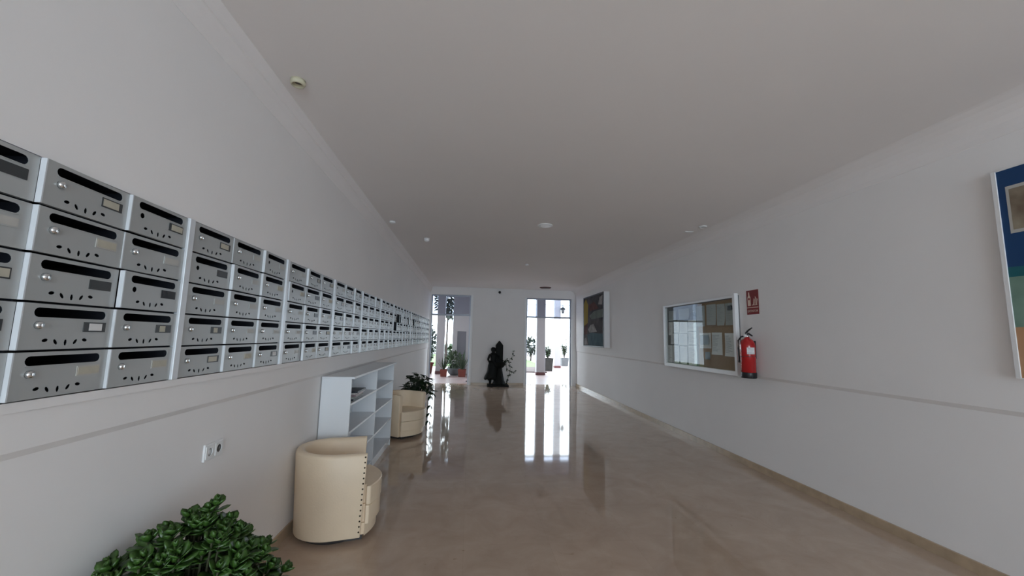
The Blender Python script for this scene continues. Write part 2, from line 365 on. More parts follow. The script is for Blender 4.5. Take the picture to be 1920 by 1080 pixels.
# (plate, lock?, opening angle) for the doors the photograph shows clearly
KNOWN = {
 (0, 0): [('dark', 1, .004), ('pale', 1, .004), ('beige_l', 1, .002), ('beige_r', 1, .003), ('beige', 1, .003)],
 (0, 1): [('beige_r', 1, .050), ('beige', 1, .045), ('dark', 1, .040), ('framed', 1, .050), ('beige', 1, .038)],
 (0, 2): [('beige_l', 0, .035), ('pale', 1, .006), ('black', 0, .060), ('half', 1, .026), ('beige', 1, .030)],
 (1, 0): [('beige_r', 1, .004), ('dark', 0, .004), ('pale', 1, .004), ('half', 1, .006), ('beige_r', 1, .004)],
 (1, 1): [('pale', 1, .006), ('pale', 1, .050), ('pale', 1, .035), ('pale', 1, .035), ('beige', 1, .035)],
 (1, 2): [('pale', 0, .045), ('beige', 1, .035), ('pale', 1, .030), ('pale', 1, .028), ('framed', 1, .028)],
 (2, 0): [('pale', 1, .01), ('beige', 0, .05), ('pale', 1, .03), ('pale', 1, .01), ('pale', 1, .008)],
}
OPEN = {(6, 0, 2): 'missing', (6, 1, 1): .28, (8, 1, 1): 'missing', (7, 2, 1): .09, (2, 1, 4): .06, (3, 2, 1): .05}
where = ['nearest the camera at the left edge', 'second from the camera', 'third from camera, left of bookcase',
         'fourth from camera, above near bookcase end', 'fifth from camera, above the bookcase middle', 'sixth from camera, above far bookcase end',
         'seventh from camera, one door missing, one open', 'eighth from camera, beside the far armchair', 'ninth from camera, with one missing door',
         'tenth from camera, third from far end', 'eleventh from camera, last but one', 'last before the left doorway']
rnd = random.Random(3)
for b in range(12):
    y0 = 0.881+0.95*b
    t = thing('mailbox_bank', 'grey metal bank of fifteen mailboxes, ' + where[b], 'mailboxes', (-1.238, y0, ZB), 0, 'mailbox banks along the left wall')
    c = MB(); x0, x1 = -0.30, -0.004; w_ = 0.948; hh = ZT-ZB-0.003
    c.box(x0, x0+0.004, 0, w_, 0.001, hh); c.box(x0, x1, 0, w_, 0.001, 0.004); c.box(x0, x1, 0, w_, hh-0.004, hh)
    for yy in (0.0, 0.042, 0.345, 0.648, w_-0.004): c.box(x0, x1, yy, yy+0.004, 0.004, hh-0.004)
    for r in range(1, 5): c.box(x0, x1-0.002, 0.046, w_-0.004, r*RH, r*RH+0.002)
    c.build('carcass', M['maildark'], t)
    MB().cham(-0.004, 0.020, 0.002, 0.036, 0.001, hh, 0.002).build('divider_profile', M['mailedge'], t)
    MB().box(-0.002, 0.004, 0.036, w_, hh-0.004, hh).build('top_strip', M['alu'], t)
    for col in range(3):
        for row in range(5):
            spec = KNOWN.get((b, col), [None]*5)[row]
            if spec is None:
                spec = (rnd.choice(['pale', 'pale', 'beige', 'half', 'framed', 'pale', 'beige_l', 'dark']), rnd.random() > 0.15, rnd.choice([.004, .01, .02, .035, .045, .03]) if rnd.random() < .75 else .004)
            pl, lock, ang = spec
            ov = OPEN.get((b, col, row))
            if ov == 'missing': continue
            if ov: ang = ov
            yh = 0.042+0.303*(col+1)-0.001
            zc = hh-(row+0.5)*RH
            d = inst('door', door_me['lock' if lock else 'nolock'], t, (-0.004, yh, zc), (0, 0, ang))
            if ov: d['label'] = 'grey mailbox door standing open'
            if lock: inst('lock', lock_me, d, (0.0135, -DW*0.85, 0.004))
            inst('name_plate', PL[pl], d, (0.0135, -DW*0.225, 0.002))
            inst('lit_door_edge', edge_me, d, (0, -DW-0.0042, 0))

# ------------------------------------------------------------------ bookcase
bc = thing('bookcase', 'low white open bookcase with eight compartments, against left wall between the armchairs', 'bookcase', (-1.245, 3.66, 0))
BD, BL, BH = 0.245, 1.98, 1.065
for yy in (0, BL/2-0.009, BL-0.018):
    MB().cham(0.003, BD, yy, yy+0.018, 0, BH-0.018, 0.0015).build('side_panel' if yy != BL/2-0.009 else 'middle_panel', M['laminate'], bc)
MB().cham(0.003, BD+0.028, -0.012, BL+0.006, BH-0.018, BH, 0.002).build('top', M['laminate'], bc)
MB().box(0, 0.003, 0, BL, 0.0, BH-0.018).build('back_panel', M['laminate'], bc)
MB().box(BD-0.03, BD-0.012, 0.018, BL-0.018, 0, 0.075).build('plinth', M['laminate'], bc)
for k, z in enumerate((0.075, 0.335, 0.58, 0.815)):
    for ya, yb in ((0.018, BL/2-0.009), (BL/2+0.009, BL-0.018)):
        MB().cham(0.003, BD-0.001, ya, yb, z, z+0.018, 0.0015).build('shelf', M['laminate'], bc)
zs = 0.833
mags = [('dark-covered magazine at the bottom of the pile on the bookcase shelf', 'magdark', .30, .21, .012), ('pale magazine second from the bottom of the bookcase pile', 'paper_grey', .29, .20, .016),
        ('pinkish magazine in the middle of the bookcase pile', 'magpink', .28, .20, .016), ('white brochure second from the top of the bookcase pile', 'paper', .30, .20, .010), ('dark folder on top of the pile in the bookcase', 'magdark', .31, .21, .014)]
for i, (lab, mt, ln, wd, th) in enumerate(mags):
    o = MB().cham(-wd/2, wd/2, -ln/2, ln/2, 0, th, 0.002).build('magazine', M[mt], loc=(-1.125, 3.99+0.03*i, zs), rot=(0, 0, random.uniform(-.06, .06)))
    tag(o, lab, 'magazine', 'reading matter in the bookcase'); zs += th

# ------------------------------------------------------------------ tub armchairs
def armchair(label, loc, rz, studside):
    t = thing('armchair', label, 'armchair', loc, rz, 'cream tub armchairs by the bookcase')
    R, T, XA = 0.285, 0.062, 0.205
    # U shaped shell: swept rounded cross-section
    path = [(XA, -R+T/2)]
    for k in range(25): a = -pi/2-pi*k/24; path.append(((R-T/2)*cos(a), (R-T/2)*sin(a)))
    path.append((XA, R-T/2))
    def sect(hi):
        s_ = []; h2 = T/2
        for (u, z) in [(-h2, .035), (-h2, hi-0.03), (-h2*.75, hi-0.010), (0, hi), (h2*.75, hi-0.010), (h2, hi-0.03), (h2, .035)]: s_.append((u, z))
        return s_
    m = MB(); vs = []; n = 7; N = len(path)
    for i, p in enumerate(path):
        a = Vector(path[max(i-1, 0)]); c = Vector(path[min(i+1, N-1)]); d = (c-a).normalized(); out = Vector((-d.y, d.x))*-1
        back = 0.012*max(0, -p[0]/R)
        for u, z in sect(0.598+back):
            tp = 1-0.10*(1-z/0.6) if z < 0.6 else 1
            q = Vector(p)*tp - out*u*-1
            vs.append((q.x, q.y, z))
    fs = []
    for i in range(N-1):
        for k in range(n): fs.append((i*n+k, i*n+(k+1) % n, (i+1)*n+(k+1) % n, (i+1)*n+k))
    fs += [tuple(range(n)), tuple((N-1)*n+k for k in range(n))]
    m.add(vs, fs); o = m.build('shell', M['leather'], t)
    bevel(o, 0.007, 2)
    for p in o.data.polygons: p.use_smooth = len(p.vertices) == 4
    # seat with bowed front, in three upholstered tiers
    def tier(x_add, z0, z1, top=False):
        yh = R-T-0.002; pts = [(-0.20, -0.13), (XA-0.03, -yh), (XA+0.035, -yh)]
        yo = R-0.03 if x_add > 0 else R-0.045
        pts = []
        for k in range(13):
            tt = -1+2*k/12; pts.append((XA+0.012+x_add+0.085*(1-tt*tt), yo*tt))
        pts += [(XA+0.006, yo), (XA+0.006, yh), (-0.02, yh)] + [((R-T-0.004)*cos(a), (R-T-0.004)*sin(a)) for a in [pi*.62, pi*.75, pi*.88, pi, pi*1.12, pi*1.25, pi*1.38]] + [(-0.02, -yh), (XA+0.006, -yh), (XA+0.006, -yo)]
        mm = MB().prism(pts, 'z', z0, z1)
        return mm
    s1 = tier(0.022, 0.245, 0.372).build('seat_cushion', M['leather'], t); bevel(s1, 0.012, 3)
    s2 = tier(0.018, 0.120, 0.243).build('front_panel', M['leather'], t); bevel(s2, 0.005, 2)
    s3 = tier(-0.004, 0.040, 0.118).build('front_rail', M['leather'], t); bevel(s3, 0.005, 2)
    pl = MB().lathe([(0.215, 0), (0.215, 0.036)], 0.01, 0, 0, n=28); pl.box(0.05, 0.20, -0.2, 0.2, 0, 0.036)
    pl.build('plinth', M['darkgrey'], t)
    sm = MB().lathe([(0.0062, 0), (0.0058, 0.002), (0.0035, 0.004), (0, 0.0046)], n=8, axis='y').mesh('stud', M['stud'])
    for sd in ((-1, 1) if studside else ()):
        for k in range(15):
            z = 0.575-0.5*k/14; tp = 1-0.10*(1-z/0.6)
            inst('stud', sm, t, (XA*tp-0.012, sd*((R-T/2)*tp+T/2-0.0005), z), (0, 0, 0 if sd > 0 else pi))
    return t
armchair('cream leather tub armchair nearest the camera, its studded back turned to us', (-0.955, 3.270, 0), radians(14), 1)
armchair('cream leather tub armchair beyond the bookcase, seat facing the camera', (-0.955, 6.19, 0), radians(-33), 0)

# ------------------------------------------------------------------ socket
sk = thing('wall_socket', 'white double power socket low on left wall above the jade plant', 'socket', (-1.254, 2.225, 0.805))
MB().cham(0, 0.010, -0.072, 0.072, 0, 0.08, 0.002).build('cover_plate', M['trim_white'], sk)
for yy, lab in ((-0.036, None), (0.036, None)):
    q = MB(); q.plate([(yy-0.029, 0.011), (yy+0.029, 0.011), (yy+0.029, 0.069), (yy-0.029, 0.069)], [ellipse(yy, 0.04, 0.02, 0.02, 0, 16)], 0.010, 0.0135); q.build('insert', M['trim_white'], sk)
    MB().lathe([(0.0195, 0.0102), (0.0, 0.0104)], 0, yy, 0.04, n=16, axis='x').build('receptacle', M['darkgrey'] if yy > 0 else M['trim_white'], sk)

# ------------------------------------------------------------------ plants
def jade():
    r = random.Random(11)
    t = thing('jade_plant', 'bushy potted jade plant with thick glossy oval leaves at bottom left corner', 'plant', (-0.995, 1.66, 0))
    MB().lathe([(0.12, 0), (0.165, 0.26), (0.18, 0.27), (0.18, 0.31), (0.165, 0.31), (0.155, 0.27), (0, 0.265)], n=28).build('pot', M['terracotta'], t)
    MB().lathe([(0.0, 0.268), (0.15, 0.268), (0.15, 0.272), (0, 0.276)], n=20).build('soil', M['soil'], t)
    # one thick leaf mesh (flattened drop), 32 triangles
    lm = MB(); ring = [(0.0, .0, .0), (0.25, .30, .035), (0.55, .50, .05), (0.82, .36, .04), (1.0, .0, .0)]
    vs = []; fs = []
    for a, wd, th in ring:
        cz = 0.10*a*a
        if wd == 0: vs.append((a, 0, cz))
        else: vs += [(a, wd*.78, cz+.05), (a, 0, cz+th-.02), (a, -wd*.78, cz+.05), (a, 0, cz-th-.02)]
    fs = [(0, 1, 2), (0, 2, 3), (0, 3, 4), (0, 4, 1)]
    for i in range(2):
        o = 1+4*i
        for k in range(4): fs.append((o+k, o+(k+1) % 4, o+4+(k+1) % 4, o+4+k))
    fs += [(9+k, 9+(k+1) % 4, 13) for k in range(4)]
    lm.add(vs, fs, True); me = lm.mesh('leaf', M['jade'])
    stems = MB(); leaves = []
    tips = []
    def peak(x, y):   # crown height over the plan
        return 0.0
    for i in range(190):
        # crown surface: leaning dome
        az = r.uniform(0, 2*pi); u = r.random()**0.6
        rx, ry = 0.33, 0.30
        x = u*rx*cos(az); y = u*ry*sin(az)
        top = 0.50*math.sqrt(max(0, 1-u*u))
        z = 0.30+ (r.random()**0.55)*top*0.86 if i > 75 else 0.31+top*0.84
        if x < -0.21: x = -0.21+r.uniform(0, .05)
        tips.append(Vector((x, y, z)))
    tips += [Vector((0.02, 0.08, 0.745)), Vector((0.04, 0.10, 0.765)), Vector((0.10, 0.08, 0.71)), Vector((-0.03, 0.06, 0.74)), Vector((-0.14, 0.02, 0.67)), Vector((0.20, 0.18, 0.58)), Vector((0.27, 0.2, 0.47))]
    for tip in tips:
        base = Vector((tip.x*.25, tip.y*.25, 0.27)); mid = (base+tip)/2+Vector((tip.x*.15, tip.y*.15, -0.03))
        stems.tube([base, mid, tip], [0.009, 0.006, 0.004], 5, cap=False)
        out = (tip-Vector((0, 0, 0.35))).normalized()
        upd = (out+Vector((0, 0, 0.8))).normalized()
        for lvl in range(3):
            for q in range(4 if lvl < 2 else 3):
                a = q*pi*2/(4 if lvl < 2 else 3)+lvl*0.8+r.uniform(-.3, .3)
                s1 = upd.orthogonal().normalized(); s2 = upd.cross(s1)
                el = (0.25, 0.75, 1.25)[lvl]
                d = (s1*cos(a)+s2*sin(a))*cos(el)+upd*sin(el)
                ln = (0.058, 0.050, 0.034)[lvl]*r.uniform(.8, 1.15)
                p = tip-upd*(0.028, 0.012, 0.0)[lvl]
                xa = d.normalized(); za = (upd-xa*upd.dot(xa)).normalized(); ya = za.cross(xa)
                mt = Matrix((xa*ln, ya*ln*r.uniform(.85, 1.05), za*ln)).transposed().to_4x4(); mt.translation = p
                leaves.append(mt)
    stems.build('stems', M['jadestem'], t)
    camp = Vector((0.93, -1.66, 1.43))
    leaves.sort(key=lambda m_: (m_.translation-camp).length + 0.0*m_.translation.z - 1.1*m_.translation.z)
    for m_ in leaves[:300]:
        o = bpy.data.objects.new('leaf', me); C.objects.link(o); o.parent = t; o.matrix_local = m_
    rest = MB(); base_v = [v.co.copy() for v in me.vertices]; base_f = [tuple(p.vertices) for p in me.polygons]
    for m_ in leaves[300:]: rest.add([m_ @ v for v in base_v], base_f, True)
    rest.build('foliage', M['jade'], t, kind='stuff')
jade()

def bush(parent, m, n, cen, rad, ln, wd, seed, name='foliage', updir=0.3, droop=0.2, stuff=True):
    r = random.Random(seed); mb = MB()
    for i in range(n):
        d = Vector((r.gauss(0, 1), r.gauss(0, 1), r.gauss(0, 1))).normalized(); u = r.random()**0.45
        p = Vector((cen[0]+d.x*rad[0]*u, cen[1]+d.y*rad[1]*u, cen[2]+d.z*rad[2]*u))
        dd = d+Vector((r.uniform(-.6, .6), r.uniform(-.6, .6), updir+r.uniform(-.5, .5)))
        s_ = r.uniform(.7, 1.25)
        mb.leaf(p, dd, Vector((r.uniform(-1, 1), r.uniform(-1, 1), 1)), ln*s_, wd*s_, 0.15, droop)
    o = mb.build(name, m, parent)
    if stuff: o['kind'] = 'stuff'
    return o
# potted plant behind the far armchair
p2 = thing('potted_plant', 'dark broad-leaved potted plant behind the far cream armchair', 'plant', (-0.86, 6.93, 0))
MB().lathe([(0.11, 0), (0.15, 0.28), (0.165, 0.29), (0.165, 0.33), (0.15, 0.33), (0.14, 0.30), (0, 0.295)], n=24).build('pot', M['darkpot'], p2)
lr = random.Random(5); stem2 = MB()
leafm = MB().leaf((0, 0, 0), (1, 0, 0), (0, 0, 1), 1.0, 0.62, 0.12, 0.25).mesh('leaf', M['darkleaf'])
def place_leaf(par, me, p, d, s_, roll=0):
    xa = Vector(d).normalized(); za = Vector((0.2*roll, 0.3*roll, 1)); za = (za-xa*za.dot(xa)).normalized(); ya = za.cross(xa)
    mt = Matrix((xa*s_, ya*s_, za*s_)).transposed().to_4x4(); mt.translation = Vector(p)
    o = bpy.data.objects.new('leaf', me); C.objects.link(o); o.parent = par; o.matrix_local = mt
for i in range(100):
    az = lr.uniform(0, 2*pi); u = lr.random()**.6; x = u*0.20*cos(az)+0.02; y = u*0.20*sin(az); z = 0.40+0.42*math.sqrt(1-u*u*.9)*lr.random()**.5
    stem2.tube([(x*.2, y*.2, 0.29), (x*.7, y*.7, (z+.3)/2+.04), (x, y, z)], 0.004, 4, cap=False)
    place_leaf(p2, leafm, (x, y, z), (cos(az)+lr.uniform(-.5, .5), sin(az)+lr.uniform(-.5, .5), lr.uniform(-.5, .5)), lr.uniform(.11, .17), lr.uniform(-1, 1))
trail = [(0.13, -0.05, .62), (.22, -.08, .58), (.255, -.1, .46), (.25, -.12, .32), (.245, -.13, .20), (.235, -.13, .08)]
stem2.tube(trail, 0.004, 5)
for i, q in enumerate(trail[1:]):
    for k in (-1, 1): place_leaf(p2, leafm, q, (.4*k, -.4, -.5), .09, k)
stem2.build('stems', M['darkleaf'], p2)

# ------------------------------------------------------------------ fountain with figure (end wall)
fo = thing('fountain', 'black cast-iron fountain with pointed pillar and basin against the end wall', 'fountain', (0.87, 12.10, 0))
MB().cham(-0.33, 0.29, -0.20, 0.20, 0, 0.05, 0.01).build('base', M['iron'], fo)
pl = MB().prism([(-0.105, 0.55), (0.115, 0.55), (0.115, 1.19), (0.005, 1.33), (-0.105, 1.19)], 'y', -0.01, 0.17)
bevel(pl.build('pillar', M['iron'], fo), 0.012)
MB().lathe([(0.19, 0.05), (0.185, 0.10), (0.15, 0.18), (0.125, 0.30), (0.10, 0.42), (0.085, 0.52), (0.10, 0.55), (0.13, 0.57)], 0.01, -0.02, 0, n=16).build('pedestal', M['iron'], fo)
MB().lathe([(0.06, 0.52), (0.13, 0.56), (0.18, 0.63), (0.195, 0.69), (0.205, 0.70), (0.19, 0.705), (0.15, 0.66), (0.0, 0.62)], 0.01, -0.04, 0, n=24).build('basin', M['iron'], fo)
MB().tube([(0.005, -0.0, 0.86), (0.005, -0.05, 0.875), (0.005, -0.085, 0.855), (0.005, -0.09, 0.82)], [.018, .015, .013, .012], 10).build('spout', M['iron'], fo)
# figure: one continuous skinned body
sv = [((0, 0, .60), .085), ((0, 0, .72), .062), ((0, 0, .86), .082), ((0, 0, .93), .055), ((0, 0, .975), .032), ((0.005, -0.01, 1.03), .050), ((0.005, -.012, 1.09), .050),
      ((-.085, 0, .90), .034), ((-.125, -.03, .77), .028), ((-.08, -.08, .67), .022),          # left arm bent to hip
      ((.085, 0, .90), .034), ((.13, -.06, .80), .027), ((.21, -.09, .755), .020), ((.25, -.09, .75), .018),   # right arm reaching to the basin
      ((-.045, 0, .52), .085), ((-.06, -.01, .34), .055), ((-.06, .01, .10), .030), ((-.065, -.06, .065), .024),
      ((.045, 0, .52), .085), ((.055, -.02, .34), .055), ((.05, 0, .10), .030), ((.055, -.07, .065), .024)]
ed = [(0, 1), (1, 2), (2, 3), (3, 4), (4, 5), (5, 6), (3, 7), (7, 8), (8, 9), (3, 10), (10, 11), (11, 12), (12, 13), (0, 14), (14, 15), (15, 16), (16, 17), (0, 18), (18, 19), (19, 20), (20, 21)]
me = bpy.data.meshes.new('statue'); me.from_pydata([v for v, _ in sv], ed, []); me.materials.append(M['iron'])
st = bpy.data.objects.new('statue', me); C.objects.link(st); st.parent = fo; st.location = (-0.175, 0.0, 0); st.scale = (1.22, 1.1, 1.0)
md = st.modifiers.new('skin', 'SKIN'); md.use_smooth_shade = True
for i, (_, r_) in enumerate(sv): me.skin_vertices[0].data[i].radius = (r_, r_); me.skin_vertices[0].data[i].use_root = (i == 0)
md2 = st.modifiers.new('sub', 'SUBSURF'); md2.levels = 2; md2.render_levels = 2
st['label'] = 'standing draped figure leaning on the basin'
# skirt and hair of the figure
sk_ = MB().lathe([(.068, .74), (.10, .66), (.115, .55), (.125, .42), (.14, .30), (.165, .22), (.15, .20), (.10, .22)], n=16, sx=1, sy=.8)
vv = sk_.v; sk_.v = [(x+(-0.05 if z < .4 else -.01)*(1 if x < 0 else .3), y, z+0.03*sin(7*math.atan2(y, x)) if z < .35 else z) for x, y, z in vv]
sk_.build('skirt', M['iron'], st)
MB().lathe([(0.0, 1.135), (.035, 1.125), (.058, 1.09), (.06, 1.05), (.045, 1.0), (.02, .98), (0, .975)], 0.0, 0.012, 0, n=12).build('hair', M['iron'], st)
iv = thing('trailing_vine', 'leafy vine trailing from the right side of the black fountain basin', 'plant', (1.03, 12.03, 0.70))
vp = [(0, 0, 0.0), (.09, 0, .06), (.14, -.01, .0), (.17, -.01, -.12), (.17, -.01, -.26), (.14, -.01, -.36), (.10, 0, -.48), (.09, 0, -.58)]
vm = MB().tube(vp, 0.008, 5); vm.tube([(.12, 0, .03), (.19, 0, .12), (.25, 0, .22), (.27, 0, .33)], 0.003, 4); vm.tube([(.17, 0, -.27), (.24, 0, -.28), (.33, 0, -.25)], 0.004, 4)
vm.tube([(.06, 0, .05), (.05, 0, -.1), (.09, 0, -.28)], 0.005, 4)
vm.build('stems', M['darkleaf'], iv); vr = random.Random(2)
lv = MB().leaf((0, 0, 0), (1, 0, 0), (0, -1, .3), 1.0, 0.5, 0.12, 0.1).mesh('leaf', M['darkleaf'])
for q in vp[1:]+[(.19, 0, .12), (.25, 0, .2), (.27, 0, .33), (.26, 0, .28), (.24, 0, -.28), (.3, 0, -.26), (.06, 0, .07), (.03, 0, .04), (.05, 0, -.08), (.08, 0, -.24)]:
    for k in range(3): place_leaf(iv, lv, q, (vr.uniform(-1, 1), vr.uniform(-.6, .2), vr.uniform(-1, 1)), vr.uniform(.05, .085), vr.uniform(-2, 2))

# ------------------------------------------------------------------ noticeboard (right wall)
nb = thing('notice_board', 'white framed glass notice board beside the fire extinguisher on the right wall', 'notice board', (0, 0, 0))
nb.location = (3.2527, 5.54, 1.026); NL, NH, ND = 0.925, 0.978, 0.062
q = MB().box(-0.012, 0, -NL, NL, 0, NH).build('back_board', M['board_grey'], nb)
MB().box(-0.015, -0.012, -NL+0.04, -0.035, 0.05, NH-0.03).build('cork_panel', M['cork'], nb)
for (ya, yb, za, zb_) in ((-NL, -NL+0.045, 0, NH+0.02), (NL-0.05, NL, 0, NH), (-NL+0.045, NL-0.05, 0, 0.055), (-NL+0.045, NL-0.05, NH-0.03, NH)):
    MB().cham(-ND, -0.0125, ya, yb, za, zb_, 0.003).build('frame_profile', M['trim_white'], nb)
MB().box(-ND+0.012, -ND+0.02, -NL+0.045, NL-0.05, NH-0.040, NH-0.03).build('sliding_track', M['darkgrey'], nb)
MB().box(-ND+0.020, -ND+0.024, -0.03, NL-0.05, 0.055, NH-0.04).build('glass_pane', M['glass_clear'], nb)
MB().box(-ND+0.012, -ND+0.016, -NL+0.045, 0.03, 0.055, NH-0.04).build('glass_pane', M['glass_clear'], nb)
MB().lathe([(0.010, 0), (0.010, 0.012), (0.0, 0.014)], -ND+0.002, -NL+0.02, NH-0.01, n=10, axis='x').build('lock', M['chrome'], nb)
sheets = [((5.33, 5.54, 1.64, 1.93), 'paper_grey', 'grey notice pinned top row of the board, left of the cork half'), ((5.07, 5.29, 1.65, 1.93), 'paper_grey', 'grey printed notice second in the top row above the cork band'),
 ((4.88, 5.055, 1.64, 1.92), 'paper_grey', 'grey notice third in the top row above the cork band'), ((4.71, 4.87, 1.64, 1.92), 'paper_grey', 'grey notice at the top right corner of the notice board'),
 ((5.20, 5.47, 1.34, 1.55), 'paper', 'white sheet with dark picture on the cork panel'), ((4.96, 5.18, 1.26, 1.55), 'paper', 'white curled sheet in the middle of the cork panel'),
 ((4.70, 4.90, 1.25, 1.54), 'paper', 'white curled sheet at the right end of the cork panel'), ((5.23, 5.35, 1.19, 1.29), 'magdark', 'small dark card under the pictured sheet on cork'),
 ((6.24, 6.38, 1.52, 1.73), 'paper', 'white sheet leftmost of the upper row in the notice board'), ((6.04, 6.21, 1.56, 1.73), 'paper', 'white sheet second of the upper row in the notice board'),
 ((5.80, 6.02, 1.55, 1.72), 'paper', 'white sheet third of the upper row in the notice board'), ((5.56, 5.77, 1.58, 1.74), 'paper', 'white sheet fourth of the upper row in the notice board'),
 ((6.27, 6.41, 1.09, 1.36), 'paper', 'white sheet leftmost of the bottom row in the notice board'), ((6.06, 6.25, 1.09, 1.36), 'paper', 'white sheet second of the bottom row in the notice board'),
 ((5.83, 6.03, 1.09, 1.35), 'paper', 'white sheet third of the bottom row in the notice board'), ((5.56, 5.78, 1.09, 1.37), 'paper', 'white sheet last of the bottom row, left of the cork'),
 ((6.08, 6.31, 1.38, 1.545), 'paper', 'crumpled white sheet leftmost of the middle row'), ((5.82, 6.05, 1.37, 1.54), 'paper', 'crumpled white sheet second of the middle row'),
 ((5.57, 5.77, 1.38, 1.57), 'paper', 'crumpled white sheet third of the middle row'), ((6.13, 6.36, 1.75, 1.91), 'paper_grey', 'slanting grey sheet at the top left of the board'),
 ((5.74, 6.05, 1.76, 1.92), 'paper_grey', 'broad grey sheet at the top of the board, before the hook')]
for i, ((a, b, c_, d_), mt, lab) in enumerate(sheets):
    on_cork = b < 5.6; x0 = 3.2527-(0.0165 if (on_cork and a < 5.5) else 0.0135)
    mb = MB(); n = 6; vs = []; rr = random.Random(i)
    curl = 0.010+0.006*rr.random(); wdt, hgt = b-a, d_-c_
    for iz in range(n+1):
        for iy in range(n+1):
            u, v_ = iy/n, iz/n; bow = curl*(4*(v_-.5)**2)*(0.5+0.5*sin(3*u+i))*(1 if v_ < .5 else .25)
            vs.append((-bow, u*wdt, v_*hgt))
    nn = len(vs); vs += [(x-0.0006, y, z) for x, y, z in vs]
    fs = [(r*(n+1)+k, r*(n+1)+k+1, (r+1)*(n+1)+k+1, (r+1)*(n+1)+k) for r in range(n) for k in range(n)]
    mb.add(vs, fs+[tuple(nn+j for j in f) for f in fs], True)
    o = mb.build('notice_sheet', M[mt], loc=(x0, a, c_), rot=(rr.uniform(-.02, .02), 0, 0)); tag(o, lab, 'paper sheet', 'notices in the glass notice board')
    if mt == 'magdark': continue
    tx = MB(); zz = hgt*0.88
    if 'picture' in lab:
        tx.box(-0.018, -0.0172, .03, wdt-.03, .05, hgt-.03)
        tx.build('picture', M['magdark'], o)
    else:
        k = 0
        while zz > hgt*0.15:
            l_ = wdt*(0.35+0.45*rr.random()); fl = 0.6+0.4*rr.random()
            v_ = zz/hgt; off = -curl*(4*(v_-.5)**2)-0.0016
            tx.box(off-0.0004, off, wdt*.9-l_*fl, wdt*.9, zz, zz+0.0035); zz -= 0.013; k += 1
        tx.build('printed_lines', M['ink'], o)
for yy, zz, lab in ((4.76, 1.86, 'black clip at the top right inside the notice board'), (5.62, 1.82, 'black hanging clip at the top centre of the notice board')):
    t = thing('bulldog_clip', lab, 'clip', (3.238, yy, zz), 0, 'clips in the notice board')
    MB().prism([(-.045, -.03), (.045, -.03), (.038, .025), (-.038, .025)], 'x', -0.018, -0.006).build('jaw', M['black'], t)
    MB().tube([(-.012, -.012, .02), (-.012, -.015, .05), (-.012, 0, .06), (-.012, .015, .05), (-.012, .012, .02)], 0.003, 6).build('wire_handle', M['chrome'], t)

# ------------------------------------------------------------------ fire extinguisher and its sign
ex = thing('fire_extinguisher', 'red fire extinguisher with black hose hung by the notice board', 'fire extinguisher', (3.160, 4.375, 1.03))
MB().lathe([(0.068, 0.05), (0.078, 0.055), (0.079, 0.36), (0.074, 0.395), (0.058, 0.425), (0.035, 0.445), (0.026, 0.452), (0.026, 0.462)], n=32).build('cylinder', M['red'], ex)
MB().lathe([(0.074, 0.0), (0.080, 0.005), (0.081, 0.06), (0.0795, 0.065)], n=32).build('base_cap', M['rubber'], ex)
vb = MB().lathe([(0.020, 0.455), (0.020, 0.485), (0.014, 0.49), (0.014, 0.505)], n=14); vb.build('valve', M['chrome'], ex)
MB().tube([(0.0, 0.02, 0.495), (0, -0.03, 0.50), (0, -0.085, 0.475)], [.012, .011, .008], 8).build('carry_handle', M['rubber'], ex)
MB().tube([(0.0, 0.022, 0.505), (0, -0.02, 0.535), (0, -0.085, 0.565)], [.011, .010, .007], 8).build('trigger_lever', M['rubber'], ex)
MB().lathe([(0.016, -0.012), (0.016, 0.0), (0.014, 0.003), (0, 0.004)], -0.02, 0.0, 0.475, n=14, axis='x').build('pressure_gauge', M['trim_white'], ex)
hs = [(0, 0.02, 0.475), (-0.02, 0.075, 0.465), (-0.03, 0.115, 0.42), (-0.03, 0.118, 0.33), (-0.035, 0.108, 0.25), (-0.045, 0.088, 0.20), (-0.055, 0.072, 0.17)]
MB().tube(hs, [.009]*5+[.011, .012], 10).build('hose', M['rubber'], ex)
MB().tube([(-0.0, 0.0, 0.24), (0.0, 0.0, 0.245)], 0.0815, 32, cap=False).build('strap', M['rubber'], ex)
# wrapped white label, on the side toward the camera
def wrap(a0, a1, z0, z1, r_, n=10):
    m = MB(); vs = []
    for k in range(n+1):
        a = a0+(a1-a0)*k/n
        for rr in (r_, r_+0.0012): vs += [(rr*cos(a), rr*sin(a), z0), (rr*cos(a), rr*sin(a), z1)]
    fs = []
    for k in range(n):
        o = 4*k; fs += [(o+2, o+6, o+7, o+3), (o, o+1, o+5, o+4)]
        fs += [(o, o+4, o+6, o+2), (o+1, o+3, o+7, o+5)]
    return m.add(vs, fs, True)
wrap(radians(228), radians(290), 0.27, 0.345, 0.0793).build('label', M['trim_white'], ex)
lt = MB()
for k in range(4):
    m = wrap(radians(236), radians(236+18+8*((k*3) % 4)), 0.330-0.015*k, 0.333-0.015*k, 0.0808, 5); lt.add(m.v, m.f, True)
lt.build('label_print', M['ink'], ex)
ip = MB()
for k in range(9):
    z = 0.345-0.028*k; m = wrap(radians(150), radians(178-(k*7) % 12), z, z+0.006, 0.0795, 5); ip.add(m.v, m.f, True)
ip.build('instruction_print', M['signpale'], ex)
MB().box(0.076, 0.0925, -0.015, 0.015, 0.22, 0.42).build('wall_bracket', M['rubber'], ex)

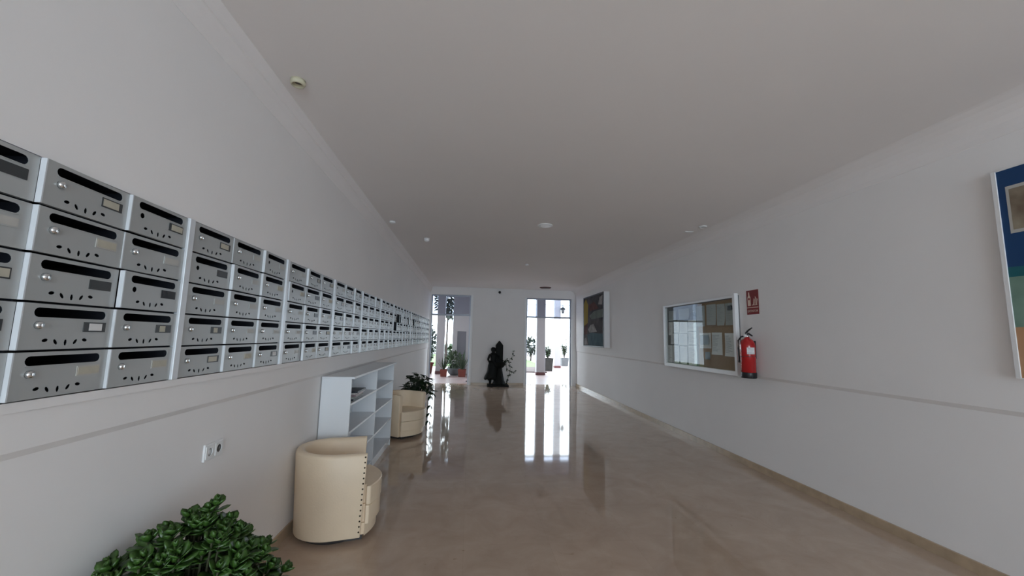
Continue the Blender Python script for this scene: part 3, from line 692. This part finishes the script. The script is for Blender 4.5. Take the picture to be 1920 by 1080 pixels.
sg = thing('extinguisher_sign', 'red fire extinguisher sign above the extinguisher on right wall', 'sign', (3.2527, 4.377, 1.755))
MB().cham(-0.004, 0, -0.10, 0.10, 0.0, 0.283, 0.001).build('sign_board', M['signred'], sg)
MB().box(-0.0046, -0.004, -0.095, 0.095, 0.076, 0.084).build('divider_line', M['signpale'], sg)
pc = MB(); pc.prism([(0.03, 0.10), (0.078, 0.10), (0.080, 0.20), (0.066, 0.225), (0.066, 0.262), (0.05, 0.262), (0.045, 0.225), (0.03, 0.20)], 'x', -0.0046, -0.004)
pc.build('extinguisher_symbol', M['signpale'], sg)
MB().prism([(0.04, 0.17), (0.07, 0.17), (0.068, 0.195), (0.042, 0.195)], 'x', -0.0052, -0.0046).build('symbol_mark', M['signred'], sg)
fl = MB()
for (yy, zz, l_) in ((-0.01, 0.11, .06), (-0.035, 0.115, .075), (-0.06, 0.11, .06)):
    fl.prism([(yy, zz), (yy-0.013, zz+0.004), (yy-0.026, zz+l_), (yy-0.014, zz+l_*1.25), (yy-0.008, zz+l_*.6)], 'x', -0.0046, -0.004)
fl.prism([(0.012, .105), (-.08, .105), (-.08, .111), (.012, .111)], 'x', -0.0046, -0.004)
fl.build('flame_symbol', M['signpale'], sg)
def text(body, size, par, loc, rot, m, name='lettering'):
    cu = bpy.data.curves.new(name, 'FONT'); cu.body = body; cu.size = size; cu.align_x = 'CENTER'; cu.align_y = 'CENTER'; cu.extrude = 0.0003
    o = bpy.data.objects.new(name, cu); C.objects.link(o)
    dg = bpy.context.evaluated_depsgraph_get(); me = bpy.data.meshes.new_from_object(o.evaluated_get(dg)); bpy.data.objects.remove(o)
    me.materials.clear(); me.materials.append(m)
    q = bpy.data.objects.new(name, me); C.objects.link(q); q.parent = par; q.location = loc; q.rotation_euler = rot; return q
text('EXTINTOR', 0.036, sg, (-0.0046, 0, 0.038), (pi/2, 0, -pi/2), M['signpale'])

# ------------------------------------------------------------------ display case with dark poster (far right wall)
dc = thing('display_case', 'deep white display case with dark abstract poster, far along the right wall', 'display case', (3.2527, 10.12, 1.235))
CL, CH, CD = 0.855, 1.325, 0.150
MB().box(-CD+0.012, 0, -CL, -CL+0.02, 0, CH).build('side_panel', M['trim_white'], dc)
MB().box(-CD+0.012, 0, CL-0.02, CL, 0, CH).build('side_panel', M['trim_white'], dc)
MB().box(-CD+0.012, 0, -CL+0.02, CL-0.02, CH-0.02, CH).build('top_panel', M['trim_white'], dc)
MB().box(-CD+0.012, 0, -CL+0.02, CL-0.02, 0, 0.02).build('bottom_panel', M['trim_white'], dc)
fr = MB()
for (a, b, c_, d_) in ((-CL, -CL+0.03, 0, CH), (CL-0.03, CL, 0, CH), (-CL+.03, CL-.03, 0, 0.03), (-CL+.03, CL-.03, CH-0.03, CH)): fr.box(-CD, -CD+0.012, a, b, c_, d_)
fr.build('front_frame', M['black'], dc)
MB().box(-0.03, -0.02, -CL+0.02, CL-0.02, 0.02, CH-0.02).build('backing', M['trim_white'], dc)
M['p_dark'] = mat('poster_dark', (0.11, 0.10, 0.10), 0.9, spec=0.05, col2=(0.05, 0.045, 0.05), nscale=3)
M['p_yel'] = mat('poster_ochre', (0.30, 0.23, 0.06), 0.9, spec=0.05, col2=(0.28, 0.20, 0.05), nscale=4)
M['p_teal'] = mat('poster_teal', (0.10, 0.15, 0.17), 0.9, spec=0.05, col2=(0.055, 0.085, 0.10), nscale=5)
M['p_maroon'] = mat('poster_maroon', (0.14, 0.075, 0.07), 0.9, spec=0.05, noise=.4, nscale=6)
M['p_pale'] = mat('poster_pale', (0.34, 0.32, 0.31), 0.9, spec=0.05, noise=.4, nscale=9)
M['p_green'] = mat('poster_greygreen', (0.17, 0.19, 0.17), 0.9, spec=0.05, noise=.3, nscale=5)
po = MB().box(-CD+0.006, -CD+0.010, -CL+0.03, CL-0.03, 0.03, CH-0.03).build('poster', M['p_dark'], dc)
def patch(par, name, pts, m, x, th=0.0008): return MB().prism(pts, 'x', x-th, x).build(name, m, par)
xx = -CD+0.006
patch(po, 'ochre_band', [(0.45, 0.62), (0.80, 0.50), (0.82, 1.15), (0.62, 1.28), (0.42, 1.10)], M['p_yel'], xx)
patch(po, 'teal_field', [(-0.78, 0.04), (0.38, 0.04), (0.50, 0.30), (0.2, 0.36), (-0.78, 0.33)], M['p_teal'], xx)
patch(po, 'greygreen_band', [(-0.80, 0.72), (0.10, 0.70), (0.30, 0.80), (-0.10, 0.90), (-0.80, 0.92)], M['p_green'], xx)
patch(po, 'maroon_shape', [(0.80, 0.30), (0.50, 0.34), (0.45, 0.62), (0.80, 0.55)], M['p_maroon'], xx)
patch(po, 'maroon_shape', [(-0.5, 0.95), (0.25, 0.92), (0.38, 1.08), (-0.1, 1.15)], M['p_maroon'], xx)
patch(po, 'pale_shape', [(0.30, 0.36), (0.42, 0.45), (0.20, 0.56), (-0.05, 0.58), (-0.35, 0.38)], M['p_pale'], xx)
patch(po, 'pale_shape', [(0.45, 0.05), (0.78, 0.04), (0.76, 0.20), (0.60, 0.24)], M['p_pale'], xx)
patch(po, 'pale_shape', [(-0.75, 1.02), (-0.45, 1.05), (-0.55, 1.22), (-0.78, 1.25)], M['p_pale'], xx)
patch(po, 'dark_stroke', [(-0.60, 0.40), (-0.50, 0.42), (0.05, 0.66), (0.0, 0.68)], M['p_dark'], xx-.0008)

# ------------------------------------------------------------------ large seaside picture at the right edge
bp_ = thing('wall_picture', 'large blue seaside picture in white frame at the right edge of the photo', 'picture', (3.2527, 1.56, 1.253))
PLn, PHt = 0.552, 1.262
for (a, b, c_, d_) in ((-PLn, -PLn+0.024, 0, PHt), (PLn-0.024, PLn, 0, PHt), (-PLn+.024, PLn-.024, 0, .006), (-PLn+.024, PLn-.024, PHt-.006, PHt)):
    MB().cham(-0.05, 0, a, b, c_, d_, 0.002).build('frame_profile', M['trim_white'], bp_)
M['sea'] = mat('deep_blue', (0.004, 0.035, 0.12), 0.45, col2=(0.003, 0.05, 0.16), nscale=2)
M['teal'] = mat('teal_water', (0.01, 0.14, 0.17), 0.45, noise=.3, nscale=6)
M['surf'] = mat('pale_green_surf', (0.20, 0.31, 0.25), 0.45, col2=(0.13, 0.22, 0.18), nscale=7)
M['sand'] = mat('orange_sand', (0.42, 0.22, 0.10), 0.45, col2=(0.50, 0.30, 0.18), nscale=5)
M['sepia'] = mat('sepia_photo', (0.30, 0.26, 0.19), 0.45, col2=(0.11, 0.065, 0.04), nscale=7)
M['orange'] = mat('orange_spots', (0.45, 0.12, 0.02), 0.45, col2=(0.05, 0.02, 0.01), nscale=14)
W0, W1 = -PLn+.024, PLn-.024
pic = MB().box(-0.044, -0.01, W0, W1, .006, PHt-.006).build('picture_panel', M['sea'], bp_)
patch(pic, 'teal_band', [(W0, .58), (W1, .60), (W1, .66), (W0, .63)], M['teal'], -0.044)
patch(pic, 'surf_band', [(W0, .32), (W1, .30), (W1, .60), (W0, .58)], M['surf'], -0.044)
patch(pic, 'sand_band', [(W0, .006), (W1, .006), (W1, .30), (W0, .32)], M['sand'], -0.044)
patch(pic, 'inset_photo', [(W1-.035, .86), (W1-.035, 1.15), (W1-.44, 1.15), (W1-.44, .86)], M['plate_pale'], -0.0448)
patch(pic, 'inset_image', [(W1-.05, .88), (W1-.05, 1.13), (W1-.42, 1.13), (W1-.42, .88)], M['sepia'], -0.0456)
patch(pic, 'inset_photo', [(W1-.07, .02), (W1-.07, .31), (W1-.5, .31), (W1-.5, .02)], M['sea'], -0.0448)
patch(pic, 'inset_image', [(W1-.075, .03), (W1-.075, .27), (W1-.48, .27), (W1-.48, .03)], M['orange'], -0.0456)

# ------------------------------------------------------------------ ceiling fittings
def downlight(label, x, y, rad, h, m1, m2, cat='light', name='downlight', z=H, group='small ceiling spotlights'):
    t = thing(name, label, cat, (x, y, z), 0, group)
    MB().lathe([(rad*.55, 0), (rad, 0), (rad, -h*.7), (rad*.88, -h), (rad*.72, -h), (rad*.68, -h*.25), (rad*.55, -h*.2)], n=20).build('ring', m1, t)
    MB().lathe([(0, -h*.1), (rad*.67, -h*.15), (rad*.5, -h*.4), (0, -h*.5)], n=16).build('lens', m2, t)
    return t
downlight('cream ring ceiling spotlight nearest the camera beside the left cornice', -1.07, 2.36, 0.042, 0.030, M['brass'], M['darkgrey'])
downlight('small ceiling spotlight second along the left cornice', -1.075, 5.34, 0.038, 0.026, M['trim_white'], M['darkgrey'])
downlight('white knob-like ceiling spotlight right of the second cornice spotlight', -0.715, 6.20, 0.042, 0.05, M['trim_white'], M['brass'])
downlight('small ceiling spotlight near the right cornice above the notice board', 2.97, 4.86, 0.05, 0.014, M['trim_white'], M['black'])
downlight('tiny ceiling spotlight far down the middle of the ceiling', 1.10, 8.06, 0.035, 0.03, M['trim_white'], M['darkgrey'])
cl = thing('ceiling_lamp', 'flat round white ceiling lamp in the middle of the ceiling', 'light', (0.94, 5.17, H))
MB().lathe([(0.10, 0), (0.10, -0.008), (0.085, -0.011)], n=28).build('rim', M['trim_white'], cl); MB().lathe([(0.085, -0.010), (0.06, -0.013), (0, -0.014)], n=28).build('diffuser', M['trim_white'], cl)
cl = thing('ceiling_vent', 'flat round dark vent far on the ceiling before the right doorway', 'vent', (2.17, 11.75, H))
MB().lathe([(0.17, 0), (0.17, -0.012), (0.15, -0.018)], n=24).build('rim', M['p_maroon'], cl); MB().lathe([(0.15, -0.016), (0.05, -0.02), (0, -0.02)], n=20).build('grille', M['darkgrey'], cl)
pt = MB().cham(-0.06, 0.06, -0.035, 0.035, -0.008, 0, 0.002).build('cover_plate', M['trim_white'], loc=(2.93, 5.15, H)); tag(pt, 'small white blank plate on the ceiling beside the right spotlight', 'cover plate')
dm = thing('dome_camera', 'small black dome camera high on the end wall between the doorways', 'camera', (0.857, YE, 2.80))
MB().lathe([(0.04, 0), (0.04, -0.02), (0.035, -0.025)], n=16, axis='y').build('housing', M['black'], dm)
MB().lathe([(0.034, -0.022), (0.03, -0.04), (0.018, -0.052), (0, -0.056)], n=16, axis='y').build('dome', M['black'], dm)

# ------------------------------------------------------------------ outside: terrace, garden
MB().box(-8, 12, YE+0.3, 32, -0.12, -0.004).build('terrace', M['paving'], kind='structure')
MB().box(-7.9, 3.75, 19.8, 32, -0.004, 0.02).build('lawn', M['grass'], kind='stuff', label='green lawn beyond the terrace, seen through both doorways', category='grass')
MB().box(1.4, 3.22, 16.9, 19.75, -0.004, 0.035).build('flower_bed', M['soil'], kind='stuff', label='bare reddish flower bed beyond the right doorway', category='flower bed')
MB().box(-8, 12, 32, 32.25, -0.1, 0.85).build('garden_wall', M['column'], kind='structure')
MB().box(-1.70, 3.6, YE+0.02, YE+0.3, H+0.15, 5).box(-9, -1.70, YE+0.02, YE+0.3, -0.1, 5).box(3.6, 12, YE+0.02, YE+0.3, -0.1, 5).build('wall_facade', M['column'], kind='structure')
MB().box(-9, 12, YE+0.3, 16.25, 3.30, 3.42).build('unseen_shade_roof', M['column'], kind='structure')  # unseen roof, added and widened to shade the columns' near faces
def column(label, x, y, w_, h_, base=True):
    t = thing('terrace_column', label, 'column', (x, y, 0), 0, 'columns of the terrace')
    MB().cham(-w_/2, w_/2, -w_/2, w_/2, 0.10, h_-0.08, 0.006).build('shaft', M['column'], t)
    MB().cham(-w_/2-0.02, w_/2+0.02, -w_/2-0.02, w_/2+0.02, h_-0.08, h_, 0.006).build('capital', M['column'], t)
    MB().cham(-w_/2-0.015, w_/2+0.015, -w_/2-0.015, w_/2+0.015, 0, 0.10, 0.004).build('red_skirting', M['redtile'], t)
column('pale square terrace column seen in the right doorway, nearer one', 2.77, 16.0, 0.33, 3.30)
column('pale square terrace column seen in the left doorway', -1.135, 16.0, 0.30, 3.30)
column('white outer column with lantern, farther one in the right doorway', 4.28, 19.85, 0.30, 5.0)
# service cabin with grey door in the left doorway
cb = thing('garden_cabin', 'white rendered cabin with grey door, right part of the left doorway view', 'cabin', (0, 0, 0)); cb.location = (0.2, 15.9, 0)
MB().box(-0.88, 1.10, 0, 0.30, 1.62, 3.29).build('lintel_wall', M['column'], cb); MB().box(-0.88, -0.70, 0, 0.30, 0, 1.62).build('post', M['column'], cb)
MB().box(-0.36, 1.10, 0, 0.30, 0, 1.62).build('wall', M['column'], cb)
gd = MB().cham(-0.70, -0.36, 0.04, 0.08, 0.0, 1.62, 0.003).build('grey_door', M['greydoor'], cb)
MB().lathe([(0.012, 0), (0.012, -0.03), (0.02, -0.035), (0, -0.045)], -0.42, 0.04, 0.85, n=10, axis='y').build('door_knob', M['chrome'], gd)
# lantern
ln = thing('wall_lantern', 'black wall lantern on the outer terrace column', 'lantern', (4.52, 19.65, 2.70))
MB().lathe([(0.05, 0.0), (0.085, 0.16), (0.09, 0.165)], n=6).build('glass_body', M['lampglass'], ln)
MB().lathe([(0.15, 0.155), (0.12, 0.20), (0.06, 0.25), (0.02, 0.27), (0.015, 0.31), (0, 0.32)], n=6).build('hood', M['iron'], ln)
fm = MB(); fm.lathe([(0.02, -0.05), (0.055, -0.02), (0.055, 0.005)], n=6)
for k in range(6): a = 2*pi*k/6; fm.tube([(0.052*cos(a), 0.052*sin(a), 0), (0.09*cos(a), 0.09*sin(a), 0.165)], 0.012, 5)
fm.tube([(0, 0, 0.31), (-0.02, 0, 0.40), (-0.10, 0.05, 0.42), (-0.14, 0.10, 0.34)], 0.014, 6); fm.build('bracket', M['iron'], ln)
po_ = thing('slender_pole', 'thin grey pole just right of the near column in the right doorway', 'pole', (3.02, 16.3, 0))
MB().tube([(0, 0, 0), (0, 0, 3.3)], 0.014, 8).build('pole', M['alu'], po_); MB().lathe([(0.04, 0), (0.04, 0.02), (0.02, 0.03)], n=12).build('foot', M['alu'], po_)
# overhead rails seen through the right transom
o = thing('garden_pergola', 'pale garden frame with two thin rails crossing the sky behind the right transom', 'pergola', (5.6, 22.5, 0))
for zz in (3.28, 3.62): MB().cham(-2.7, 2.7, -0.02, 0.02, zz, zz+0.035, 0.004).build('rail', M['alu'], o)
for sx in (-1.70, 2.6): MB().box(sx-0.02, sx+0.02, 0.021, 0.06, 0, 3.70).build('post', M['alu'], o)
# planters
def pot_plant(label, x, y, kind, r_, h_, potm, plant, seed, leafm_=None, ph=0.45, spread=None):
    t = thing('potted_plant', label, 'plant', (x, y, 0), 0, 'terrace planters')
    if kind == 'square':
        a, b = r_*.82, r_
        vs = [(-a, -a, 0), (a, -a, 0), (a, a, 0), (-a, a, 0), (-b, -b, h_), (b, -b, h_), (b, b, h_), (-b, b, h_), (-b*.88, -b*.88, h_), (b*.88, -b*.88, h_), (b*.88, b*.88, h_), (-b*.88, b*.88, h_), (-b*.85, -b*.85, h_-.05), (b*.85, -b*.85, h_-.05), (b*.85, b*.85, h_-.05), (-b*.85, b*.85, h_-.05)]
        fs = [(0, 1, 2, 3)]+[(i, (i+1) % 4, 4+(i+1) % 4, 4+i) for i in range(4)]+[(4+i, 4+(i+1) % 4, 8+(i+1) % 4, 8+i) for i in range(4)]+[(8+i, 8+(i+1) % 4, 12+(i+1) % 4, 12+i) for i in range(4)]+[(12, 13, 14, 15)]
        MB().add(vs, fs).build('pot', potm, t)
    elif kind == 'bowl':
        MB().lathe([(r_*.5, 0), (r_*.8, h_*.3), (r_, h_*.8), (r_*1.04, h_), (r_*.95, h_), (r_*.9, h_*.85), (0, h_*.8)], n=24).build('pot', potm, t)
    else:
        MB().lathe([(r_*.72, 0), (r_*.95, h_*.82), (r_*1.08, h_*.84), (r_*1.08, h_), (r_*.95, h_), (r_*.9, h_*.85), (0, h_*.84)], n=20).build('pot', potm, t)
    MB().lathe([(r_*.8, h_*.84), (0, h_*.88)], n=14).build('soil', M['soil'], t)
    g = leafm_ or M['greenleaf']; rr = random.Random(seed); s_ = spread or r_*1.1
    if plant == 'spiky':
        m = MB()
        for k in range(26):
            a = rr.uniform(0, 2*pi); l_ = ph*rr.uniform(.6, 1.1); o_ = rr.uniform(.1, .8)
            m.leaf((0.02*cos(a), 0.02*sin(a), h_*.86), (o_*cos(a), o_*sin(a), 1), (cos(a), sin(a), 0.1), l_, 0.035, .2, .15*o_)
        m.build('foliage', g, t, kind='stuff')
    elif plant == 'branchy':
        m = MB(); lf = MB()
        for k in range(24):
            a = rr.uniform(0, 2*pi); o_ = rr.uniform(.1, 1)*s_; l_ = ph*rr.uniform(.55, 1)
            e = Vector((o_*cos(a), o_*sin(a), h_*.86+l_)); m.tube([(0, 0, h_*.86), (e.x*.4, e.y*.4, h_*.86+l_*.5), e], [.008, .006, .003], 4, cap=False)
            for j in range(12):
                f = rr.uniform(.35, 1); p = Vector((e.x*f, e.y*f, h_*.86+l_*f)); lf.leaf(p, (rr.uniform(-1, 1), rr.uniform(-1, 1), rr.uniform(-.3, 1)), (0, 0, 1), rr.uniform(.09, .15), .055, .15, .2)
        m.build('stems', M['bark'], t); lf.build('foliage', g, t, kind='stuff')
    else:
        bush(t, g, 260, (0, 0, h_+ph*.42), (s_, s_, ph*.5), .13, .06, seed)
    return t
pot_plant('spiky plant in square terracotta pot left of the bowl, left doorway', -0.905, 14.85, 'square', 0.125, 0.25, M['terracotta'], 'spiky', 1, ph=.5)
pot_plant('wide grey bowl of loose greenery between two terracotta pots', -0.56, 15.42, 'bowl', 0.27, 0.26, M['greypot'], 'bush', 2, ph=.62, spread=.30)
pot_plant('tall leafy plant in terracotta pot beside the grey cabin door', -0.255, 14.85, 'square', 0.145, 0.26, M['terracotta'], 'spiky', 3, ph=.72)
pot_plant('large round terracotta pot at the far left behind the left column', -1.57, 15.95, 'round', 0.20, 0.42, M['terracotta'], 'branchy', 4, ph=.35)
pot_plant('branching shrub in dark square planter between the right doorway columns', 3.46, 17.9, 'square', 0.20, 0.56, M['darkpot'], 'branchy', 5, ph=.62, spread=.22)
pot_plant('tall wispy shrub in grey planter right of the lantern column', 4.99, 21.3, 'square', 0.20, 0.42, M['greypot'], 'branchy', 6, ph=1.05, spread=.3)
# shrubs and trees
def shrub(label, x, y, h_, rx, seed, n=420, m=None, ln=.16, trunk=0.2, name='shrub'):
    t = thing(name, label, 'tree' if name == 'tree' else 'shrub', (x, y, 0.02), 0, 'garden planting')
    MB().tube([(0, 0, 0), (0.03, 0, trunk+.2), (0, 0, h_*.7)], [.05, .04, .015], 7).build('trunk', M['bark'], t)
    bush(t, m or M['treeleaf'], n, (0, 0, trunk+(h_-trunk)/2), (rx, rx, (h_-trunk)/2), ln, ln*.5, seed); return t
shrub('dark upright shrub on the lawn at the left edge of the left doorway', -2.12, 21.0, 1.95, .40, 21, 900)
shrub('small dark shrub on the lawn left of the near column, right doorway', 3.75, 25.0, 1.40, .33, 22, 230, ln=.22, trunk=.45)
shrub('low blue-green agave-like shrub on the lawn behind the pots', -1.25, 22.3, .85, .40, 23, 200, m=M['greenleaf'], ln=.30, trunk=0.22)
shrub('dark tree with hanging crown behind the left column and cabin', -1.10, 19.2, 4.4, .62, 24, 1500, ln=.17, trunk=2.15, name='tree')
shrub('tall thin tree at the top left corner of the left doorway', -2.6, 21.2, 4.6, .50, 25, 500, trunk=2.9, name='tree')
print('objects', len(bpy.data.objects))
